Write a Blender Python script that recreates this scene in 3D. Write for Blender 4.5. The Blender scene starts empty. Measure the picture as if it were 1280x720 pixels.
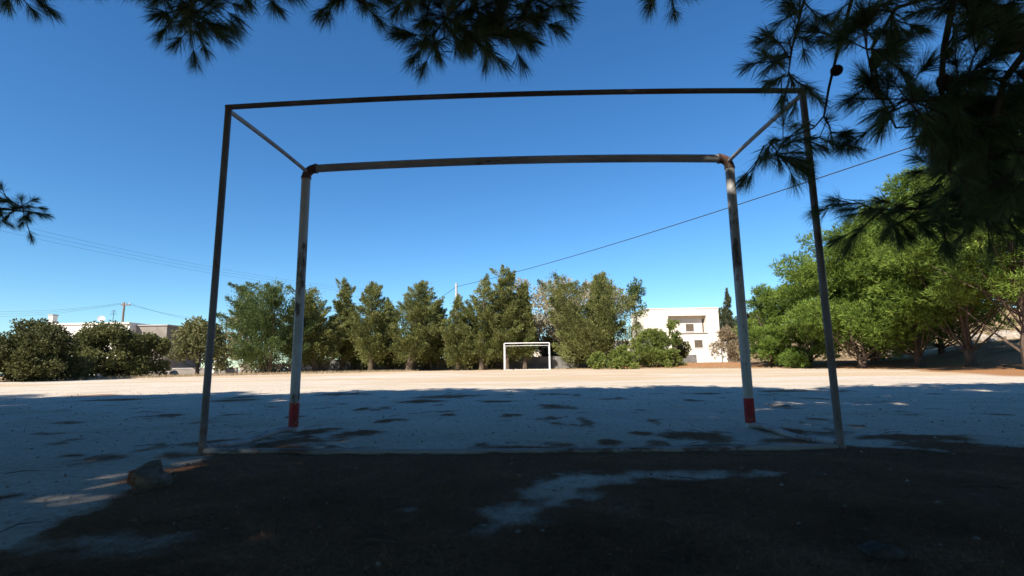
import bpy, math, random
import numpy as np
from mathutils import Vector
R = math.radians
scene = bpy.context.scene
col = scene.collection

# ------------------------------------------------------------------ camera, sky, sun, exposure
CAM = np.array([0.0824, -3.9128, 0.4746]); YAW, PITCH, ROLL, FPX = -0.0307, 0.1528, -0.0127, 632.3
cyw, syw, cp, sp_ = math.cos(YAW), math.sin(YAW), math.cos(PITCH), math.sin(PITCH)
FWD = np.array([syw*cp, cyw*cp, sp_]); r0 = np.array([cyw, -syw, 0.0]); u0 = np.cross(r0, FWD)
RGT = math.cos(ROLL)*r0 + math.sin(ROLL)*u0; UPV = -math.sin(ROLL)*r0 + math.cos(ROLL)*u0
cd = bpy.data.cameras.new('camera'); cam = bpy.data.objects.new('camera', cd); col.objects.link(cam)
from mathutils import Matrix
cam.matrix_world = Matrix(((RGT[0], UPV[0], -FWD[0], CAM[0]), (RGT[1], UPV[1], -FWD[1], CAM[1]), (RGT[2], UPV[2], -FWD[2], CAM[2]), (0, 0, 0, 1)))
cd.sensor_width = 36; cd.lens = FPX/1280*36; cd.clip_start = 0.02; cd.clip_end = 20000
cd.dof.use_dof = True; cd.dof.focus_distance = 10.0; cd.dof.aperture_fstop = 3.6
scene.camera = cam

SUN_EL, SUN_SIDE = R(38), R(32)          # sun behind the camera, to its left
sdir = Vector((-math.sin(SUN_SIDE)*math.cos(SUN_EL), -math.cos(SUN_SIDE)*math.cos(SUN_EL), math.sin(SUN_EL)))
w = bpy.data.worlds.new('World'); scene.world = w; w.use_nodes = True
nt = w.node_tree; nt.nodes.clear()
sky = nt.nodes.new('ShaderNodeTexSky'); sky.sky_type = 'NISHITA'; sky.sun_disc = False
sky.sun_elevation = SUN_EL; sky.sun_rotation = math.atan2(sdir.x, sdir.y)
sky.altitude = 0; sky.air_density = 1.0; sky.dust_density = 0.0; sky.ozone_density = 2.6
bg = nt.nodes.new('ShaderNodeBackground'); bg.inputs['Strength'].default_value = 0.081
wo = nt.nodes.new('ShaderNodeOutputWorld')
hsv = nt.nodes.new('ShaderNodeHueSaturation'); hsv.inputs['Hue'].default_value = .5; hsv.inputs['Saturation'].default_value = 1.22
tint = nt.nodes.new('ShaderNodeMix'); tint.data_type = 'RGBA'; tint.blend_type = 'MULTIPLY'; tint.inputs[0].default_value = 1; tint.inputs[7].default_value = (.70, .93, 1.06, 1)
nt.links.new(sky.outputs[0], hsv.inputs['Color']); nt.links.new(hsv.outputs[0], tint.inputs[6]); nt.links.new(tint.outputs[2], bg.inputs[0]); nt.links.new(bg.outputs[0], wo.inputs[0])
sl = bpy.data.lights.new('sun', 'SUN'); so = bpy.data.objects.new('sun', sl); col.objects.link(so)
sl.energy = 5.0; sl.angle = R(0.53); sl.color = (1, .93, .82)
so.rotation_euler = sdir.to_track_quat('Z', 'Y').to_euler()
scene.view_settings.view_transform = 'Standard'; scene.view_settings.look = 'None'
scene.view_settings.exposure = 0.95; scene.view_settings.gamma = 1

# ------------------------------------------------------------------ helpers
def ray(px, py):
    return FWD + RGT*((px-640)/FPX) - UPV*((py-360)/FPX)
def at(px, py, depth): return CAM + ray(px, py)*depth            # a point at a distance along the view axis
def at_y(px, py, Y):
    d = ray(px, py); return CAM + d*((Y-CAM[1])/d[1])             # a point on the vertical plane y = Y
def sstep(a, b, x):
    t = np.clip((np.asarray(x, float)-a)/(b-a), 0, 1); return t*t*(3-2*t)
def vnoise(x, y, seed=0):
    x = np.asarray(x, float); y = np.asarray(y, float)
    xi = np.floor(x).astype(np.int64); yi = np.floor(y).astype(np.int64); fx = x-xi; fy = y-yi
    def h(a, b):
        n = (a*374761393 + b*668265263 + seed*974634777) & 0x7fffffff
        n = ((n ^ (n >> 13))*1274126177) & 0x7fffffff
        return ((n ^ (n >> 16)) & 0xffff)/65535.0
    fx = fx*fx*(3-2*fx); fy = fy*fy*(3-2*fy)
    return (h(xi, yi)*(1-fx)+h(xi+1, yi)*fx)*(1-fy) + (h(xi, yi+1)*(1-fx)+h(xi+1, yi+1)*fx)*fy
def fbm(x, y, seed=0, oct=3):
    s = 0; a = .5; t = 0
    for k in range(oct):
        s = s + a*vnoise(x*2**k, y*2**k, seed+k*17); t += a; a *= .5
    return s/t
XB_Y = [-60, 8, 15, 21, 28, 33, 37, 39, 42, 46, 60]; XB_X = [12.5, 12.4, 15, 17, 15, 11.5, 6, -2, -14, -30, -60]
def edge_d(x, y): return x - np.interp(y, XB_Y, XB_X)            # metres outside the pitch
def gz(x, y):
    x = np.asarray(x, float); y = np.asarray(y, float)
    z = .15*sstep(2, 34, y)
    d = edge_d(x, y)
    z = z + .40*sstep(0, 6, d)*sstep(4, 14, x)
    hs = 18 + np.maximum(0, y-22)*.42
    z = z + .20*np.maximum(0, x-hs)*sstep(0, 6, x-hs)/(1+np.maximum(0, x-hs)*.05)
    z = z + .20*np.clip(y-66, 0, 40)*sstep(26, 46, x)
    z = z - .07*np.clip(y-52, 0, 260)*sstep(6, -14, x)*sstep(0, 1, y-50)
    z = z + .05*(fbm(x*.35, y*.35, 5)-.5)*sstep(0, 2, np.abs(y)+np.abs(x)*.2-1.5)
    return z
def ground_hit(px, py):
    d = ray(px, py); t = CAM[2]/max(1e-4, -d[2])
    for _ in range(30):
        p = CAM + d*t; t = t + (p[2]-float(gz(p[0], p[1])))/max(1e-4, -d[2])*.7
    return CAM + d*t
def on_ground(px, Y):
    p = at_y(px, 460, Y); return np.array([p[0], p[1], float(gz(p[0], p[1]))])

def tag(o, label=None, cat=None, group=None, kind=None):
    if label: o['label'] = label
    if cat: o['category'] = cat
    if group: o['group'] = group
    if kind: o['kind'] = kind
    return o
def empty(name, loc, rz=0, parent=None):
    o = bpy.data.objects.new(name, None); o.empty_display_size = .2
    col.objects.link(o); o.location = [float(v) for v in loc]; o.rotation_euler = (0, 0, rz)
    if parent: o.parent = parent
    return o
def link(name, me, mat, parent=None):
    o = bpy.data.objects.new(name, me)
    if mat and not me.materials: me.materials.append(mat)
    col.objects.link(o)
    if parent: o.parent = parent
    return o
def np_mesh(name, V, F):
    """V (n,3); F (m,k) of one face size"""
    V = np.ascontiguousarray(V, np.float32); F = np.ascontiguousarray(F, np.int32)
    me = bpy.data.meshes.new(name); m, k = F.shape
    me.vertices.add(len(V)); me.vertices.foreach_set('co', V.ravel())
    me.loops.add(m*k); me.loops.foreach_set('vertex_index', F.ravel())
    me.polygons.add(m); me.polygons.foreach_set('loop_start', np.arange(0, m*k, k, dtype=np.int32))
    me.update(calc_edges=True)
    return me
class MB:
    def __init__(s): s.v = []; s.f = []
    def add(s, vs, fs):
        b = len(s.v); s.v += [tuple(float(c) for c in p) for p in vs]; s.f += [tuple(i+b for i in q) for q in fs]
    def box(s, x0, x1, y0, y1, z0, z1):
        s.add([(x0, y0, z0), (x1, y0, z0), (x1, y1, z0), (x0, y1, z0), (x0, y0, z1), (x1, y0, z1), (x1, y1, z1), (x0, y1, z1)],
              [(0, 3, 2, 1), (4, 5, 6, 7), (0, 1, 5, 4), (1, 2, 6, 5), (2, 3, 7, 6), (3, 0, 4, 7)])
    def tube(s, P, rad, n=8, cap=True):
        P = [np.array(p, float) for p in P]
        if not hasattr(rad, '__len__'): rad = [rad]*len(P)
        vs = []; fs = []; up = None
        for i, p in enumerate(P):
            t = P[min(i+1, len(P)-1)] - P[max(i-1, 0)]; t = t/(np.linalg.norm(t)+1e-9)
            if up is None:
                up = np.array([0, 0, 1.]) if abs(t[2]) < .9 else np.array([1., 0, 0])
            a = np.cross(t, up); a /= np.linalg.norm(a)+1e-9; b = np.cross(a, t); up = b
            for k in range(n):
                th = 2*math.pi*k/n; vs.append(p + rad[i]*(math.cos(th)*a + math.sin(th)*b))
        for i in range(len(P)-1):
            for k in range(n):
                fs.append((i*n+k, i*n+(k+1) % n, (i+1)*n+(k+1) % n, (i+1)*n+k))
        if cap: fs.append(tuple(range(n-1, -1, -1))); fs.append(tuple((len(P)-1)*n+k for k in range(n)))
        s.add(vs, fs)
    def build(s, name, mat, parent=None, smooth=True, bevel=0, org=None):
        me = bpy.data.meshes.new(name)
        v = s.v if org is None else [(a-org[0], b-org[1], c-org[2]) for a, b, c in s.v]
        me.from_pydata(v, [], s.f); me.update()
        if smooth:
            me.polygons.foreach_set('use_smooth', [True]*len(me.polygons))
        o = link(name, me, mat, parent)
        if smooth:
            try: me.set_sharp_from_angle(angle=R(38))
            except Exception: pass
        if bevel:
            m = o.modifiers.new('bevel', 'BEVEL'); m.width = bevel; m.segments = 2
        return o

# ------------------------------------------------------------------ materials
def mat_new(name):
    m = bpy.data.materials.new(name); m.use_nodes = True; m.node_tree.nodes.clear(); return m, m.node_tree
def nd(t, kind, **kw):
    n = t.nodes.new(kind)
    for k, v in kw.items(): setattr(n, k, v)
    return n
def ramp(t, fac, stops):
    r = nd(t, 'ShaderNodeValToRGB'); e = r.color_ramp.elements
    e[0].position, e[0].color = stops[0][0], (*stops[0][1], 1); e[1].position, e[1].color = stops[-1][0], (*stops[-1][1], 1)
    for p, c in stops[1:-1]:
        x = e.new(p); x.color = (*c, 1)
    t.links.new(fac, r.inputs[0]); return r.outputs[0]
def mixc(t, fac, a, b, mode='MIX'):
    m = nd(t, 'ShaderNodeMix', data_type='RGBA', blend_type=mode)
    for s, v in ((m.inputs[0], fac), (m.inputs[6], a), (m.inputs[7], b)):
        if hasattr(v, 'links'): t.links.new(v, s)
        else: s.default_value = v if not isinstance(v, tuple) else (*v, 1)
    return m.outputs[2]
def noise(t, vec, scale, detail=4, rough=.55, stretch=None):
    if stretch:
        mp = nd(t, 'ShaderNodeMapping'); mp.inputs['Scale'].default_value = stretch; t.links.new(vec, mp.inputs[0]); vec = mp.outputs[0]
    n = nd(t, 'ShaderNodeTexNoise'); n.inputs['Scale'].default_value = scale; n.inputs['Detail'].default_value = detail; n.inputs['Roughness'].default_value = rough
    t.links.new(vec, n.inputs['Vector']); return n.outputs[0]
def surf(t, color, rough=.8, bumps=(), metal=0, spec=.3):
    p = nd(t, 'ShaderNodeBsdfPrincipled'); o = nd(t, 'ShaderNodeOutputMaterial')
    if hasattr(color, 'links'): t.links.new(color, p.inputs['Base Color'])
    else: p.inputs['Base Color'].default_value = (*color, 1)
    if hasattr(rough, 'links'): t.links.new(rough, p.inputs['Roughness'])
    else: p.inputs['Roughness'].default_value = rough
    p.inputs['Metallic'].default_value = metal; p.inputs['Specular IOR Level'].default_value = spec
    prev = None
    for h, st, ds in bumps:
        b = nd(t, 'ShaderNodeBump'); b.inputs['Strength'].default_value = st; b.inputs['Distance'].default_value = ds
        t.links.new(h, b.inputs['Height'])
        if prev: t.links.new(prev, b.inputs['Normal'])
        prev = b.outputs[0]
    if prev: t.links.new(prev, p.inputs['Normal'])
    t.links.new(p.outputs[0], o.inputs[0])
def simple(name, c1, c2, scale=8, rough=.8, bump=.2, dist=.01, detail=5, stretch=None, spec=.08, metal=0):
    m, t = mat_new(name); tc = nd(t, 'ShaderNodeTexCoord').outputs['Object']
    n = noise(t, tc, scale, detail, .6, stretch)
    surf(t, ramp(t, n, [(.3, c1), (.7, c2)]), rough, [(n, bump, dist)], metal, spec); return m
def leaf_mat(name, dark, light, tint=None, trans=.3, scale=.7, spec=.2):
    m, t = mat_new(name); tc = nd(t, 'ShaderNodeTexCoord').outputs['Object']
    g = nd(t, 'ShaderNodeNewGeometry'); n = noise(t, tc, scale, 3)
    ad = nd(t, 'ShaderNodeMath', operation='MULTIPLY_ADD'); t.links.new(g.outputs['Random Per Island'], ad.inputs[0]); ad.inputs[1].default_value = .55
    sb = nd(t, 'ShaderNodeMath', operation='MULTIPLY_ADD'); t.links.new(n, sb.inputs[0]); sb.inputs[1].default_value = 1.3; sb.inputs[2].default_value = -.42
    t.links.new(sb.outputs[0], ad.inputs[2])
    stops = [(.0, dark), (.85, light)] if tint is None else [(.0, dark), (.75, light), (1.0, tint)]
    c = ramp(t, ad.outputs[0], stops)
    d = nd(t, 'ShaderNodeBsdfPrincipled'); d.inputs['Roughness'].default_value = .65; d.inputs['Specular IOR Level'].default_value = spec
    tr = nd(t, 'ShaderNodeBsdfTranslucent'); mx = nd(t, 'ShaderNodeMixShader'); mx.inputs[0].default_value = trans
    o = nd(t, 'ShaderNodeOutputMaterial')
    t.links.new(c, d.inputs['Base Color']); t.links.new(c, tr.inputs[0]); t.links.new(d.outputs[0], mx.inputs[1]); t.links.new(tr.outputs[0], mx.inputs[2]); t.links.new(mx.outputs[0], o.inputs[0])
    return m
M = {}
M['juniper'] = leaf_mat('juniper_foliage', (.045, .058, .018), (.225, .24, .076), (.34, .30, .13))
M['juniper_green'] = leaf_mat('green_cypress_foliage', (.032, .058, .02), (.15, .19, .06))
M['dark_cypress'] = leaf_mat('dark_cypress_foliage', (.045, .055, .028), (.12, .13, .06))
M['pale'] = leaf_mat('pale_tamarisk_foliage', (.25, .21, .13), (.44, .385, .26))
M['olive'] = leaf_mat('olive_foliage', (.08, .095, .035), (.25, .235, .10))
M['hedge'] = leaf_mat('hedge_foliage', (.04, .052, .018), (.19, .19, .065))
M['hedge_dark'] = leaf_mat('dark_hedge_foliage', (.034, .044, .017), (.15, .15, .055))
M['pine'] = leaf_mat('bright_pine_foliage', (.022, .05, .010), (.155, .225, .033), (.25, .295, .055), .22)
M['pine_young'] = leaf_mat('young_pine_foliage', (.055, .09, .02), (.235, .27, .06), None, .35)
M['needle'] = leaf_mat('near_pine_needles', (.05, .085, .035), (.15, .18, .065), (.20, .16, .08), .4, 3)
M['grove'] = leaf_mat('shade_pine_foliage', (.045, .06, .018), (.14, .165, .045), None, .35)
M['dry'] = leaf_mat('dry_twig_foliage', (.20, .14, .08), (.34, .27, .17))
M['litter'] = leaf_mat('fallen_needles', (.10, .048, .025), (.34, .17, .09), (.48, .29, .17), .05, 2, 0.0)
M['straw'] = leaf_mat('dry_straw', (.22, .15, .08), (.42, .33, .20), None, .2, 1)
M['bark'] = simple('pine_bark', (.05, .036, .027), (.14, .10, .075), 9, .9, .8, .03, 6, (1, 1, .25))
M['bark_pale'] = simple('juniper_bark', (.06, .045, .034), (.15, .115, .085), 8, .9, .6, .02, 6, (1, 1, .3))
M['twig'] = simple('twig_bark', (.03, .022, .016), (.075, .055, .04), 40, .9, .6, .004)
M['cone'] = simple('pine_cone_scales', (.03, .02, .014), (.08, .05, .032), 60, .8, .4, .004)
M['plaster'] = simple('cream_plaster', (.67, .60, .50), (.76, .69, .595), .8, .9, .15, .01)
M['plaster_white'] = simple('white_plaster', (.62, .58, .52), (.72, .68, .62), .9, .9, .15, .01)
M['plaster_grey'] = simple('weathered_shade_grey_plaster', (.17, .15, .13), (.26, .23, .20), 1.1, .9, .25, .01)  # wing's shade is put into this dark grey; the weathered low wall shares it
M['concrete'] = simple('grey_concrete', (.30, .28, .26), (.42, .39, .36), 1.5, .9, .3, .02)
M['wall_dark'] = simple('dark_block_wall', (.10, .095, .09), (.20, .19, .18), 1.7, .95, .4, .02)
M['shutter'] = simple('brown_shutter', (.10, .075, .055), (.15, .115, .085), 5, .6, .1, .003)
M['frame'] = simple('window_frame_paint', (.5, .47, .42), (.6, .57, .52), 6, .6, .05, .002)
M['pole_concrete'] = simple('pole_concrete', (.36, .34, .32), (.5, .47, .44), 6, .9, .2, .006)
M['pole_wood'] = simple('pole_wood', (.13, .10, .08), (.22, .18, .15), 7, .9, .3, .006, 5, (1, 1, .1))
M['wire'] = simple('black_cable', (.02, .02, .022), (.04, .04, .042), 5, .6, 0, .001)
M['porcelain'] = simple('white_porcelain', (.6, .58, .55), (.7, .68, .66), 5, .3, 0, .001)
M['rock'] = simple('limestone_rock', (.20, .16, .12), (.42, .37, .31), 7, .95, .7, .03, 8)
M['gravel'] = leaf_mat('gravel_stone', (.13, .10, .075), (.42, .37, .31), None, 0, 3, .1)
M['dark_rock'] = simple('dark_stone', (.035, .03, .028), (.12, .10, .085), 14, .95, .7, .02, 8)

def goal_paint(name, base, dark, rust, amount, streak=(1, 1, 1), foot=None):
    m, t = mat_new(name); tc = nd(t, 'ShaderNodeTexCoord').outputs['Object']
    a = noise(t, tc, 7, 6, .65, streak); b = noise(t, tc, 38, 5, .7, streak); c = noise(t, tc, 2.2, 3, .5)
    f1 = ramp(t, a, [(.40, base), (.62, dark)])
    f2 = nd(t, 'ShaderNodeMath', operation='MULTIPLY_ADD'); t.links.new(b, f2.inputs[0]); f2.inputs[1].default_value = .6
    t.links.new(c, f2.inputs[2])
    k = ramp(t, f2.outputs[0], [(amount, (0, 0, 0)), (amount+.10, (1, 1, 1))])
    if foot:
        sx = nd(t, 'ShaderNodeSeparateXYZ'); t.links.new(tc, sx.inputs[0])
        zz = nd(t, 'ShaderNodeMath', operation='MULTIPLY_ADD'); t.links.new(a, zz.inputs[0]); zz.inputs[1].default_value = 1.6; t.links.new(sx.outputs[2], zz.inputs[2])
        f1 = mixc(t, ramp(t, zz.outputs[0], [(.0, (1, 1, 1)), (1.0, (0, 0, 0))]) if False else ramp(t, zz.outputs[0], [(.35, (1, 1, 1)), (1.0, (.25, .25, .25))]), f1, foot)
    colr = mixc(t, k, f1, rust)
    surf(t, colr, .55, [(b, .25, .002), (a, .2, .003)], 0, .35); return m
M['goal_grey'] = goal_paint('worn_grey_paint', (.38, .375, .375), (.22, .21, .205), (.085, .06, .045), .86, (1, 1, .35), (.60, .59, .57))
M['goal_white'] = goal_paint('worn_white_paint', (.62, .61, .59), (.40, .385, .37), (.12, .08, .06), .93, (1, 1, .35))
M['goal_bar'] = goal_paint('worn_grey_bar_paint', (.46, .44, .42), (.30, .28, .265), (.085, .06, .045), .90, (.35, 1, 1))
M['goal_rear'] = goal_paint('rusty_dark_steel', (.165, .145, .14), (.10, .085, .08), (.12, .065, .04), .84, (1, 1, .5))
M['goal_elbow'] = goal_paint('rusted_elbow', (.11, .06, .045), (.075, .045, .035), (.19, .05, .03), .82)
M['goal_red'] = goal_paint('red_band_paint', (.33, .009, .014), (.20, .010, .012), (.22, .12, .10), .88)
M['goal_rail'] = goal_paint('dusty_white_rail', (.28, .27, .26), (.19, .175, .165), (.11, .07, .05), .86, (.4, 1, 1))
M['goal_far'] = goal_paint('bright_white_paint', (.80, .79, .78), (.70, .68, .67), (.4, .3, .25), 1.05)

# ------------------------------------------------------------------ terrain
def axis(lo, hi, d0, d1, step, growth, cap):
    a = list(np.arange(d0, d1+1e-6, step)); s = step; x = d1; up = []
    while x < hi: s = min(s*growth, cap); x += s; up.append(x)
    s = step; x = d0; dn = []
    while x > lo: s = min(s*growth, cap); x -= s; dn.append(x)
    return np.array(dn[::-1]+a+up)
def px_ellipse(px, py, a, b):
    c = ground_hit(px, py); f = ground_hit(px, max(py-b, 468)); n = ground_hit(px, py+b)
    dep = (c-CAM)@FWD
    return c[0], (f[1]+n[1])/2, a/FPX*dep, max(.03, abs(f[1]-n[1])/2)
PATCH = [px_ellipse(*e) for e in [(442, 543, 32, 4), (868, 547, 36, 7), (800, 543, 14, 3), (760, 554, 16, 4), (690, 508, 18, 2), (524, 502, 26, 2), (560, 496, 40, 2), (300, 500, 26, 2),
    (340, 560, 60, 14), (290, 553, 50, 4), (395, 540, 24, 5), (300, 497, 18, 1.5), (150, 500, 34, 1.5), (120, 494, 30, 1.2), (985, 541, 22, 6), (1000, 553, 40, 4), (900, 560, 60, 4), (1130, 548, 80, 4), (1010, 575, 120, 7), (215, 572, 28, 5), (640, 520, 10, 1.5), (450, 512, 12, 1.5), (210, 520, 12, 1.6), (90, 571, 14, 1.5), (440, 566, 20, 2), (525, 575, 30, 3),
    (420, 493, 30, 1.5), (980, 489, 30, 1.2), (700, 493, 26, 1.0), (880, 492, 24, 1.0), (5, 625, 20, 8), (800, 563, 60, 4), (980, 508, 10, 1.4), (480, 527, 9, 1.6), (560, 519, 9, 1.2), (370, 521, 12, 1.6), (620, 502, 20, 1.2)]]
BARE = [(px_ellipse(*e[:4]), e[4]) for e in [(690, 622, 52, 20, 1.), (640, 645, 52, 16, .9), (600, 668, 30, 10, .7), (870, 595, 105, 7, 1.), (512, 641, 22, 4, .9), (740, 605, 60, 6, .8), (130, 684, 130, 16, .8), (60, 640, 60, 30, 1.),
    (895, 650, 60, 14, .55), (1230, 628, 60, 14, .5), (1100, 690, 60, 14, .5), (770, 637, 26, 7, .6), (960, 690, 90, 12, .35)]]
LB = [ground_hit(*p)[:2] for p in [(262, 574), (225, 584), (165, 604), (120, 622), (60, 655), (0, 690)]]
def litter_mask(x, y):
    n = fbm(x*4.5, y*4.5, 11, 4)-.5; n2 = fbm(x*1.1, y*1.1, 31, 3)-.5
    m = sstep(.26, -.20, y+1.03+n*.85+n2*.45)
    ly = np.array([p[1] for p in LB[::-1]]); lx = np.array([p[0] for p in LB[::-1]])
    bx = np.interp(y, ly, lx)
    m = m*sstep(-.09, .09, x-bx+n*.35)
    def ell(e, soft=.5):
        cx, cy, rx, ry = e
        q = np.sqrt(((x-cx)/rx)**2+((y-cy)/ry)**2)+n*1.5+(fbm(x*13, y*13, 51, 3)-.5)*1.1
        return sstep(1+soft, 1-soft, q)
    for e, k in BARE: m = m*(1-.85*k*ell(e, .7))
    for e in PATCH: m = np.maximum(m, ell(e, .7)*.66)
    m = np.maximum(m, sstep(-3.3, -4.1, y+n*.4))
    fl = fbm(x*3.6, y*2.6, 77, 4)                          # loose drifts of litter over the pitch
    m = np.maximum(m, .5*sstep(.64, .78, fl)*sstep(11, 5, y)*sstep(-30, -.5, y))
    return np.clip(m, 0, 1)
gx = axis(-700, 700, -3.6, 3.6, .03, 1.045, 40); gy = axis(-90, 900, -3.9, .8, .03, 1.032, 40)
X, Y = np.meshgrid(gx, gy); xs, ys = X.ravel(), Y.ravel()
Z = gz(xs, ys); LM = litter_mask(xs, ys)
near = sstep(9, 4, np.hypot(xs, ys+2))
Z = Z + near*(LM*(.006+.016*fbm(xs*9, ys*9, 3, 3)) + .006*(fbm(xs*16, ys*16, 8, 2)-.5) + .02*(fbm(xs*2.2, ys*2.2, 21)-.5))
nx, ny = len(gx), len(gy); idx = np.arange(nx*ny).reshape(ny, nx)
F = np.stack([idx[:-1, :-1].ravel(), idx[:-1, 1:].ravel(), idx[1:, 1:].ravel(), idx[1:, :-1].ravel()], 1)
gme = np_mesh('ground', np.stack([xs, ys, Z], 1), F)
gme.polygons.foreach_set('use_smooth', [True]*len(gme.polygons))
def fattr(me, name, v):
    a = me.attributes.new(name, 'FLOAT', 'POINT'); a.data.foreach_set('value', np.ascontiguousarray(v, np.float32))
fattr(gme, 'litter', LM)
ed = edge_d(xs, ys)
nb = fbm(xs*.8, ys*.8, 41, 3)-.5
soil = sstep(-.3, .5, ed+nb*1.6)*sstep(4, 8, xs)
hillg = sstep(0, 6, xs-(18+np.maximum(0, ys-22)*.42)+nb*3)
fattr(gme, 'soil', soil*(1-hillg)); fattr(gme, 'hill', np.maximum(hillg, sstep(43, 47, ys)))
fattr(gme, 'strawy', sstep(5, 13, ys+nb*5)*.7*sstep(.40, .58, fbm(xs*.16, ys*.7, 61, 4))+.7*sstep(20, 34, ys+nb*14))
m, t = mat_new('dusty_pitch_ground'); tc = nd(t, 'ShaderNodeTexCoord').outputs['Object']
def attr(n): a = nd(t, 'ShaderNodeAttribute'); a.attribute_name = n; return a.outputs['Fac']
n1 = noise(t, tc, 1.3, 6, .6); n2 = noise(t, tc, 24, 6, .7); n3 = noise(t, tc, 140, 4, .7); n4 = noise(t, tc, .35, 4, .6, (1, 2.2, 1))
dirt = mixc(t, .55, ramp(t, n1, [(.3, (.46, .39, .31)), (.7, (.68, .59, .48))]), ramp(t, n2, [(.28, (.27, .215, .16)), (.6, (.66, .57, .465))]))
dirt = mixc(t, ramp(t, n3, [(.63, (0, 0, 0)), (.72, (.6, .6, .6))]), dirt, (.16, .125, .09))
dirt = mixc(t, ramp(t, n4, [(.52, (0, 0, 0)), (.68, (.5, .5, .5))]), dirt, (.42, .33, .22))
sa = nd(t, 'ShaderNodeMath', operation='MULTIPLY_ADD'); t.links.new(n2, sa.inputs[0]); sa.inputs[1].default_value = .7; t.links.new(attr('strawy'), sa.inputs[2])
dirt = mixc(t, ramp(t, sa.outputs[0], [(.5, (0, 0, 0)), (1.05, (.9, .9, .9))]), dirt, (.50, .375, .245))
soilc = mixc(t, n2, (.25, .115, .05), (.40, .22, .115))
dirt = mixc(t, attr('soil'), dirt, soilc)
hillc = mixc(t, ramp(t, noise(t, tc, .6, 6, .7), [(.4, (0, 0, 0)), (.62, (1, 1, 1))]), (.13, .10, .05), (.42, .29, .17))
dirt = mixc(t, attr('hill'), dirt, hillc)
lf = nd(t, 'ShaderNodeMath', operation='MULTIPLY_ADD'); t.links.new(n2, lf.inputs[0]); lf.inputs[1].default_value = .9; t.links.new(attr('litter'), lf.inputs[2])
lk = ramp(t, lf.outputs[0], [(.60, (0, 0, 0)), (1.25, (.96, .96, .96))])
nl = noise(t, tc, 60, 6, .75)
colr = mixc(t, lk, dirt, ramp(t, nl, [(.3, (.13, .064, .037)), (.7, (.30, .16, .094))]))
surf(t, colr, 1.0, [(n2, .7, .025), (n3, .7, .008), (n1, .4, .06)], 0, .0)
M['ground'] = m
tag(link('ground', gme, m), kind='structure')
# sea far beyond
m, t = mat_new('sea_water'); tc = nd(t, 'ShaderNodeTexCoord').outputs['Object']
surf(t, (.05, .12, .18), .25, [(noise(t, tc, .4, 4), .3, .3)], 0, .5)
s = MB(); s.add([(-9000, 180, -14), (9000, 180, -14), (9000, 14000, -14), (-9000, 14000, -14)], [(0, 1, 2, 3)])
tag(s.build('sea', m, smooth=False), kind='structure')

# ------------------------------------------------------------------ goals
def bowed(a, b, bow, n=17):
    a, b = np.array(a, float), np.array(b, float)
    return [a+(b-a)*(k/(n-1)) + np.array([0, 0, bow*4*(k/(n-1))*(1-k/(n-1))]) for k in range(n)]
def goal(name, label, loc, rz, W, H, D, Wr, Hr, mats, bowf, bowr, sag=0, bands=True):
    """local: the mouth at y = 0, the back frame at y = -D"""
    g = empty(name, loc, rz); tag(g, label, 'football goal', 'goals on the pitch')
    h, q = W/2, Wr/2; r = .0355; er = .075; rr = .0195; rb_ = .0325
    for s in (-1, 1):
        mb = MB(); z0 = -.06
        zs = np.linspace(.0, H-er, 22)
        mb.tube([(s*h, 0, z0)]+[(s*h, 0, z) for z in zs], r, 18)
        p = None
        post = MB(); post.tube([(s*h, 0, z0)]+[(s*h, 0, z) for z in np.linspace(.0, H-er, 22)], r, 18); p = post.build('post', mats['post'], g)
        if bands:
            bd = MB(); bd.tube([(s*h, 0, z) for z in (.036, .09, .15, .215)], r+.0015, 18, cap=False); bd.build('red_band', mats['red'], p)
        el = MB(); c = np.array([s*(h-er), 0, H-er])
        el.tube([c+np.array([s*er*math.cos(a), 0, er*math.sin(a)]) for a in np.linspace(0, math.pi/2, 9)], r+.001, 18)
        for e_ in ((s*h, 0, H-er), ):
            el.tube([(s*h, 0, H-er-.012), (s*h, 0, H-er+.006)], r+.005, 18)
        el.tube([(s*(h-er-.012), 0, H), (s*(h-er+.006), 0, H)], r+.005, 18)
        el.build('elbow', mats['elbow'], g)
        rp = MB(); rp.tube([(s*q, -D, z) for z in np.linspace(-.08, Hr-rr*.4, 12)], rr, 4 if False else 14); rp.build('rear_post', mats['rear'], g)
        wl = MB(); wl.tube([(s*q, -D, -.02), (s*q, -D, .03)], [rr+.014, rr+.004], 12); wl.build('rear_foot', mats['rear'], g)
        br = MB(); br.tube(bowed((s*(h-.01), -r*.8, H-.03), (s*q, -D+rr*.5, Hr-.02), 0.008, 9), .015, 12); br.build('top_brace', mats['brace'], g)
        sr = MB(); sr.tube([np.array(pp)+np.array([0, 0, .012*math.sin(i*1.3)]) for i, pp in enumerate(bowed((s*h, -r, .022), (s*q, -D+rr, .03), .0, 7))], .021, 12); sr.build('side_ground_rail', mats['rail'], g)
    cb = MB(); cb.tube(bowed((-h+er, 0, H), (h-er, 0, H), bowf, 25), rb_, 18); cb.build('crossbar', mats['bar'], g)
    rb2 = MB()
    pts = bowed((-q-rr*.8, -D, Hr), (q+rr*.8, -D, Hr), bowr, 25)
    rb2.tube(pts, .0162, 14); rb2.build('rear_crossbar', mats['rearbar'], g)
    gr = MB(); gr.tube([p_+np.array([0, -.055*math.sin(math.pi*k_/14), 0]) for k_, p_ in enumerate(bowed((-q+rr, -D, .026), (q-rr, -D, .022), -.006, 15))], .019, 12); gr.build('rear_ground_rail', mats['rail'], g)
    return g
nm = dict(post=M['goal_grey'], foot=M['goal_white'], red=M['goal_red'], elbow=M['goal_elbow'], rear=M['goal_rear'], brace=M['goal_bar'], rail=M['goal_rail'], bar=M['goal_bar'], rearbar=M['goal_rear'])
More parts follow.
